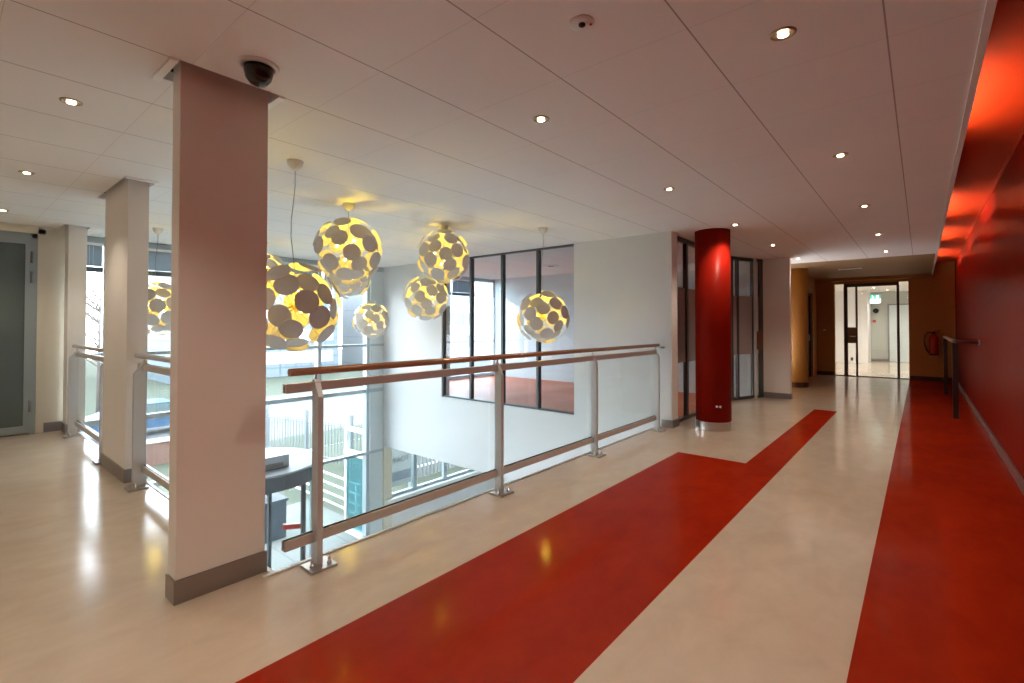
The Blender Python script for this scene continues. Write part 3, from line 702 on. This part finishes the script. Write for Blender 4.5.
# ------------------------------------------------------------------ revolving door (door_6)
rd = holder('door_6')
cx, cy, R = -8.90, 3.62, 1.10
def arc(r, a0, a1, n=28): return [(cx + r * math.cos(a0 + (a1 - a0) * i / n), cy + r * math.sin(a0 + (a1 - a0) * i / n)) for i in range(n + 1)]
A0, A1 = -PI / 2, PI / 2
pl = [(x, y, -1.28) for x, y in arc(R, A0, A1)]
MB().prism(pl, (0, 0, .24)).build('drum_fascia', M['drumside'], rd)
pl2 = [(x, y, -1.04) for x, y in arc(R - .03, A0, A1)]
MB().prism(pl2, (0, 0, .012)).build('drum_top', M['drumtop'], rd)
pl3 = [(x, y, -1.28) for x, y in arc(R, PI / 2, 3 * PI / 2)]
MB().prism(pl3, (0, 0, .24)).build('drum_fascia', M['drumside'], rd)
for a0, a1 in ((math.radians(22), math.radians(90)), (math.radians(-90), math.radians(-38)), (math.radians(142), math.radians(180)), (math.radians(180), math.radians(218))):
    o_ = arc(R - .02, a0, a1, 12); i_ = arc(R - .03, a0, a1, 12)[::-1]
    MB().prism([(x, y, GZ + .03) for x, y in o_ + i_], (0, 0, 2.14)).build('curved_glass', M['facadeglass'], rd)
for a in (22, 90, -38, -90, 142, 218):
    an = math.radians(a); px_, py_ = cx + (R - .03) * math.cos(an), cy + (R - .03) * math.sin(an)
    MB().box(px_ - .03, px_ + .03, py_ - .03, py_ + .03, GZ, -1.28).build('post', M['alu'] if abs(a) == 90 else M['dark'], rd)
for a in (53, 173, 293):
    an = math.radians(a); dx, dy = math.cos(an), math.sin(an); p = lambda r, z: (cx + dx * r, cy + dy * r, z)
    MB().beam(p(.05, GZ + .06), p(R - .08, GZ + .06), .035, .09).beam(p(.05, -1.33), p(R - .08, -1.33), .035, .07).beam(p(R - .1, GZ + .05), p(R - .1, -1.3), .035, .05, up=(dx, dy, 0)).build('wing_frame', M['dark'], rd)
    MB().beam(p(.05, -2.36), p(R - .12, -2.36), .006, 1.98).build('wing_glass', M['facadeglass'], rd)
    if a == 53: MB().beam(p(.50, -2.18), p(.82, -2.18), .05, .085, .01).build('push_bar', M['redhandle'], rd)
MB().tube([(cx, cy, GZ), (cx, cy, -1.28)], .04, 16).build('centre_post', M['alu'], rd)
t = thing('fan_unit', 'grey rectangular unit standing on top of the revolving door drum', 'ventilation unit', (-8.5, 3.42, -1.028))
MB().box(-8.75, -8.22, 3.10, 3.93, -1.028, -.82, .01).build('casing', M['alu'], t)
MB().box(-8.222, -8.212, 3.2, 3.83, -1.0, -.93).build('grille', M['grey'], t)

# ------------------------------------------------------------------ outside
struct(cube('ground', M['grass'], -90, -9.02, -40, 70, GZ - .12, GZ - .03))
struct(cube('ground_paving', M['paving'], -13.0, -9.0, -6, 6.75, GZ - .03, GZ - .005))
struct(cube('ground_road', M['asphalt'], -34, -24, -40, 60, GZ - .03, GZ - .01))
struct(cube('ground_path', M['paving'], -24, -21, -40, 60, GZ - .03, GZ - .012))
# glass screen by the entrance
t = thing('glass_screen', 'white framed screen with teal glass outside the facade corner', 'glass screen', (-9.9, 6.33, GZ))
MB().box(-10.42, -10.34, 6.29, 6.37, GZ, -1.02).box(-9.12, -9.06, 6.29, 6.37, GZ, -1.02).box(-10.42, -9.06, 6.28, 6.38, -1.10, -1.02).box(-10.42, -9.06, 6.28, 6.38, -1.66, -1.56).box(-10.42, -9.06, 6.25, 6.41, GZ, GZ + .10).build('frame', M['whitem'], t)
cube('lower_glass', M['teal'], -10.34, -9.12, 6.325, 6.335, GZ + .1, -1.66, t); cube('upper_glass', M['facadeglass'], -10.34, -9.12, 6.325, 6.335, -1.56, -1.10, t)
# white pipe railing outside
t = thing('pipe_railing', 'white pipe railing with horizontal bars on the grass outside', 'railing', (-13, 6.75, GZ))
for z in (-2.55, -2.80, -3.05, -3.28): MB().tube([(-18, 6.78, z), (-10.55, 6.78, z)], .028, 10).build('bar', M['whitem'], t)
for x in (-10.7, -12.4, -14.1, -15.8, -17.5): MB().tube([(x, 6.78, GZ - .03), (x, 6.78, -2.53)], .03, 10).build('post', M['whitem'], t)
# planter
t = thing('planter', 'blue-grey square planter outside the revolving door', 'planter', (-11.5, 5.2, GZ))
MB().prism([(-11.9, 4.75, GZ), (-11.1, 4.75, GZ), (-11.1, 5.25, GZ), (-11.9, 5.25, GZ)], (0, 0, .82)).build('box', M['bluegrey'], t)
MB().box(-11.93, -11.07, 4.72, 5.28, GZ + .82, GZ + .88).build('rim', M['bluegrey'], t)
def shrub(name, label, cat, x, y, z0, h, w, n=260, leafsize=.09, trunk=True):
    t = thing(name, label, cat, (x, y, z0))
    st = MB()
    for k in range(5):
        a = k * 1.26; st.tube([(x, y, z0), (x + .25 * w * math.cos(a), y + .25 * w * math.sin(a), z0 + h * .5), (x + .5 * w * math.cos(a), y + .5 * w * math.sin(a), z0 + h * .85)], [.02 * h, .012 * h, .004 * h], 6)
    st.build('stems', M['bark'], t)
    f = MB()
    for k in range(n):
        v = Vector((random.gauss(0, 1), random.gauss(0, 1), random.gauss(0, 1))).normalized() * random.uniform(.45, 1)
        c = Vector((x + v.x * w / 2, y + v.y * w / 2, z0 + h * .6 + v.z * h * .42)); d1 = Vector([random.uniform(-1, 1) for _ in range(3)]).normalized(); d2 = d1.cross(Vector([random.uniform(-1, 1) for _ in range(3)])).normalized()
        L = leafsize * random.uniform(.7, 1.3)
        q = [c - d1 * L, c + d2 * L * .4, c + d1 * L, c - d2 * L * .4]
        f.bm.faces.new([f.bm.verts.new(p) for p in q])
    f.build('foliage', M['leaf'], t)
shrub('shrub', 'green shrub growing in the blue-grey planter', 'shrub', -11.5, 5.0, GZ + .90, .75, .8)
# fence
t = thing('metal_fence', 'pale upright bar fence at the edge of the lawn outside', 'fence', (-19, 8.4, GZ))
fa, fb_ = Vector((-23.5, 7.35, 0)), Vector((-13.3, 9.62, 0)); dn = (fb_ - fa); L = dn.length; dn.normalize()
ba = MB(); n = int(L / .15)
for i in range(n):
    p = fa + dn * (i * .15 + .05); ba.box(p.x - .016, p.x + .016, p.y - .016, p.y + .016, GZ, GZ + 1.40)
o = ba.build('bars', M['fence'], t); o['kind'] = 'stuff'
for z in (GZ + .15, GZ + 1.30): MB().beam((fa.x, fa.y, z), (fb_.x, fb_.y, z), .04, .05).build('rail', M['fence'], t)
i = 0
while i * 2.2 < L:
    p = fa + dn * i * 2.2; cube('fence_post', M['fence'], p.x - .05, p.x + .05, p.y - .05, p.y + .05, GZ, GZ + 1.75, t); i += 1
# fence and sign seen through the low window
t = thing('picket_fence', 'white bar fence close outside the low ground-floor window', 'fence', (-12.5, 12, GZ))
for z in (GZ + .35, GZ + 1.35): MB().beam((-12.2, 9.2, z), (-12.2, 17.0, z), .04, .06).build('rail', M['whitem'], t)
for k in range(48): cube('bar', M['fence'], -12.23, -12.17, 9.3 + k * .16, 9.38 + k * .16, GZ, GZ + 1.6, t)
t = thing('sign_board', 'pale board with mirrored letters outside the low window', 'sign', (-11.2, 8.6, GZ))
MB().box(-11.35, -11.31, 8.05, 9.0, -3.15, -1.95, .005).build('board', M['signb2'], t)
for yy in (8.1, 8.95): cube('leg', M['alu'], -11.40, -11.35, yy - .03, yy + .03, GZ, -1.95, t)
cube('print_band', M['signblue'], -11.308, -11.30, 8.12, 8.93, -3.0, -2.75, t)
tc = bpy.data.curves.new('lettering', 'FONT'); tc.body = 'YAOT'; tc.size = .22; tc.extrude = .004; tc.align_x = 'CENTER'
to = bpy.data.objects.new('lettering', tc); C.objects.link(to)
me = bpy.data.meshes.new_from_object(to); bpy.data.objects.remove(to)
me.materials.append(M['text'])
to = bpy.data.objects.new('lettering', me); C.objects.link(to); to.parent = t
to.rotation_euler = (PI / 2, 0, PI / 2); to.location = Vector((-11.300, 8.60, -2.50)) - Vector(t.location)
# buildings
def building(x0, x1, y0, y1, h, m, label, floors=3):
    t = thing('office_building', label, 'building', ((x0 + x1) / 2, (y0 + y1) / 2, GZ))
    cube('facade', m, x0, x1, y0, y1, GZ, GZ + h, t)
    cube('roof_edge', M['whitem'], x0 - .1, x1 + .2, y0 - .2, y1 + .2, GZ + h, GZ + h + .3, t)
    for k in range(floors):
        z = GZ + 1.2 + k * (h - 1) / floors
        cube('window_band', M['alu'], x1, x1 + .04, y0 + .6, y1 - .6, z, z + 1.1, t)
        nn = int((y1 - y0) / 2)
        mm = MB()
        for q in range(nn): mm.box(x1 + .04, x1 + .08, y0 + .6 + q * 2, y0 + .72 + q * 2, z, z + 1.1)
        mm.build('window_mullions', M['whitem'], t)
    return t
building(-60, -46, 12.5, 27, 9.5, M['build'], 'pale blue clad office block across the road, seen behind the near lamps', 4)
building(-52, -40, 31, 48, 11, M['build2'], 'white office block with grey windows seen by the facade corner', 4)
building(-75, -60, -16, 4, 7, M['build2'], 'low white building far off, seen in the gaps between the piers', 2)
t = thing('garden_wall', 'low red brick wall beyond the lawn, seen left of the near pier', 'wall', (-22, 2, GZ))
cube('brickwork', M['brick'], -20.6, -20.3, -4, 8, GZ - .03, GZ + .75, t); cube('coping', M['signb'], -20.65, -20.25, -4, 8, GZ + .75, GZ + .82, t)
def car(x, y, m, label):
    t = thing('parked_car', label, 'car', (x, y, GZ))
    pr = [(-2.1, .35), (2.1, .35), (2.15, .75), (1.3, .92), (.75, 1.40), (-.95, 1.42), (-1.7, .98), (-2.15, .85)]
    MB().prism([(x - .85, y + a, GZ + z) for a, z in pr], (1.7, 0, 0)).build('body', m, t)
    gp = [(1.15, .95), (.70, 1.35), (-.90, 1.37), (-1.5, 1.0)]
    MB().prism([(x + .85, y + a, GZ + z) for a, z in gp], (.012, 0, 0)).build('side_windows', M['doorglass'], t)
    for a in (-1.35, 1.35):
        for s in (-.80, .66): MB().tube([(x + s, y + a, GZ + .33), (x + s + .16, y + a, GZ + .33)], .33, 20).build('wheel', M['rubber'], t)
car(-26.5, 6.3, M['carblue'], 'blue parked car on the road, seen through the glass left of the near pier')
car(-27, 0.6, M['whitem'], 'white parked car on the road, seen beside the farthest pier')
def tree(x, y, h, label):
    t = thing('bare_tree', label, 'tree', (x, y, GZ))
    tr = MB(); tr.tube([(x, y, GZ), (x + .1, y, GZ + h * .5), (x, y + .1, GZ + h)], [.14, .09, .02], 8); tr.build('trunk', M['bark'], t)
    b = MB()
    for k in range(46):
        z = GZ + h * random.uniform(.3, .95); a = random.uniform(0, 6.28); r = (GZ + h - z) * .45 + .3
        p1 = (x + r * .6 * math.cos(a), y + r * .6 * math.sin(a), z + r * .5); p2 = (x + r * math.cos(a + .2), y + r * math.sin(a + .2), z + r * 1.1)
        b.tube([(x + .05, y, z), p1, p2], [.035, .02, .006], 5, cap=False)
    b.build('branches', M['bark'], t)
tree(-30, 5.2, 9, 'thin bare tree outside, seen left of the middle pier')
tree(-33, 11.5, 10, 'thin bare tree outside, seen between the near and middle piers')

# ------------------------------------------------------------------ world
w = bpy.data.worlds.new('World'); sc.world = w; w.use_nodes = True
nt = w.node_tree; nt.nodes.clear()
out = nd(nt, 'ShaderNodeOutputWorld'); bg = nd(nt, 'ShaderNodeBackground'); bg.inputs['Strength'].default_value = 7.8
tcn = nd(nt, 'ShaderNodeTexCoord'); sp = nd(nt, 'ShaderNodeSeparateXYZ'); nt.links.new(tcn.outputs['Generated'], sp.inputs[0])
rp = nd(nt, 'ShaderNodeValToRGB'); nt.links.new(sp.outputs['Z'], rp.inputs[0])
rp.color_ramp.elements[0].position = 0; rp.color_ramp.elements[0].color = (.92, .96, 1, 1)
rp.color_ramp.elements[1].position = .7; rp.color_ramp.elements[1].color = (.76, .88, 1, 1)
nt.links.new(rp.outputs[0], bg.inputs[0]); nt.links.new(bg.outputs[0], out.inputs[0])

# ------------------------------------------------------------------ camera
cam = bpy.data.cameras.new('camera'); co = bpy.data.objects.new('camera', cam); C.objects.link(co); sc.camera = co
cam.sensor_width = 36; cam.lens = 487.63 / 1024 * 36; cam.clip_start = .05; cam.clip_end = 300
cam.shift_y = -(341.5 - 318.0) / 1024
co.location = (0, 0, 1.35)
co.rotation_euler = (PI / 2 + math.radians(.874), 0, math.radians(39.99))

for o in bpy.data.objects:
    if '_o' in o: del o['_o']
try:
    sc.cycles.use_denoising = True
    sc.cycles.max_bounces = 10; sc.cycles.diffuse_bounces = 6; sc.cycles.glossy_bounces = 4
    sc.cycles.transparent_max_bounces = 32; sc.cycles.sample_clamp_indirect = 6
    sc.cycles.caustics_reflective = False; sc.cycles.caustics_refractive = False
except Exception: pass
sc.view_settings.view_transform = 'Standard'; sc.view_settings.look = 'None'; sc.view_settings.gamma = 1
sc.view_settings.use_curve_mapping = False
sc.view_settings.exposure = 0.7
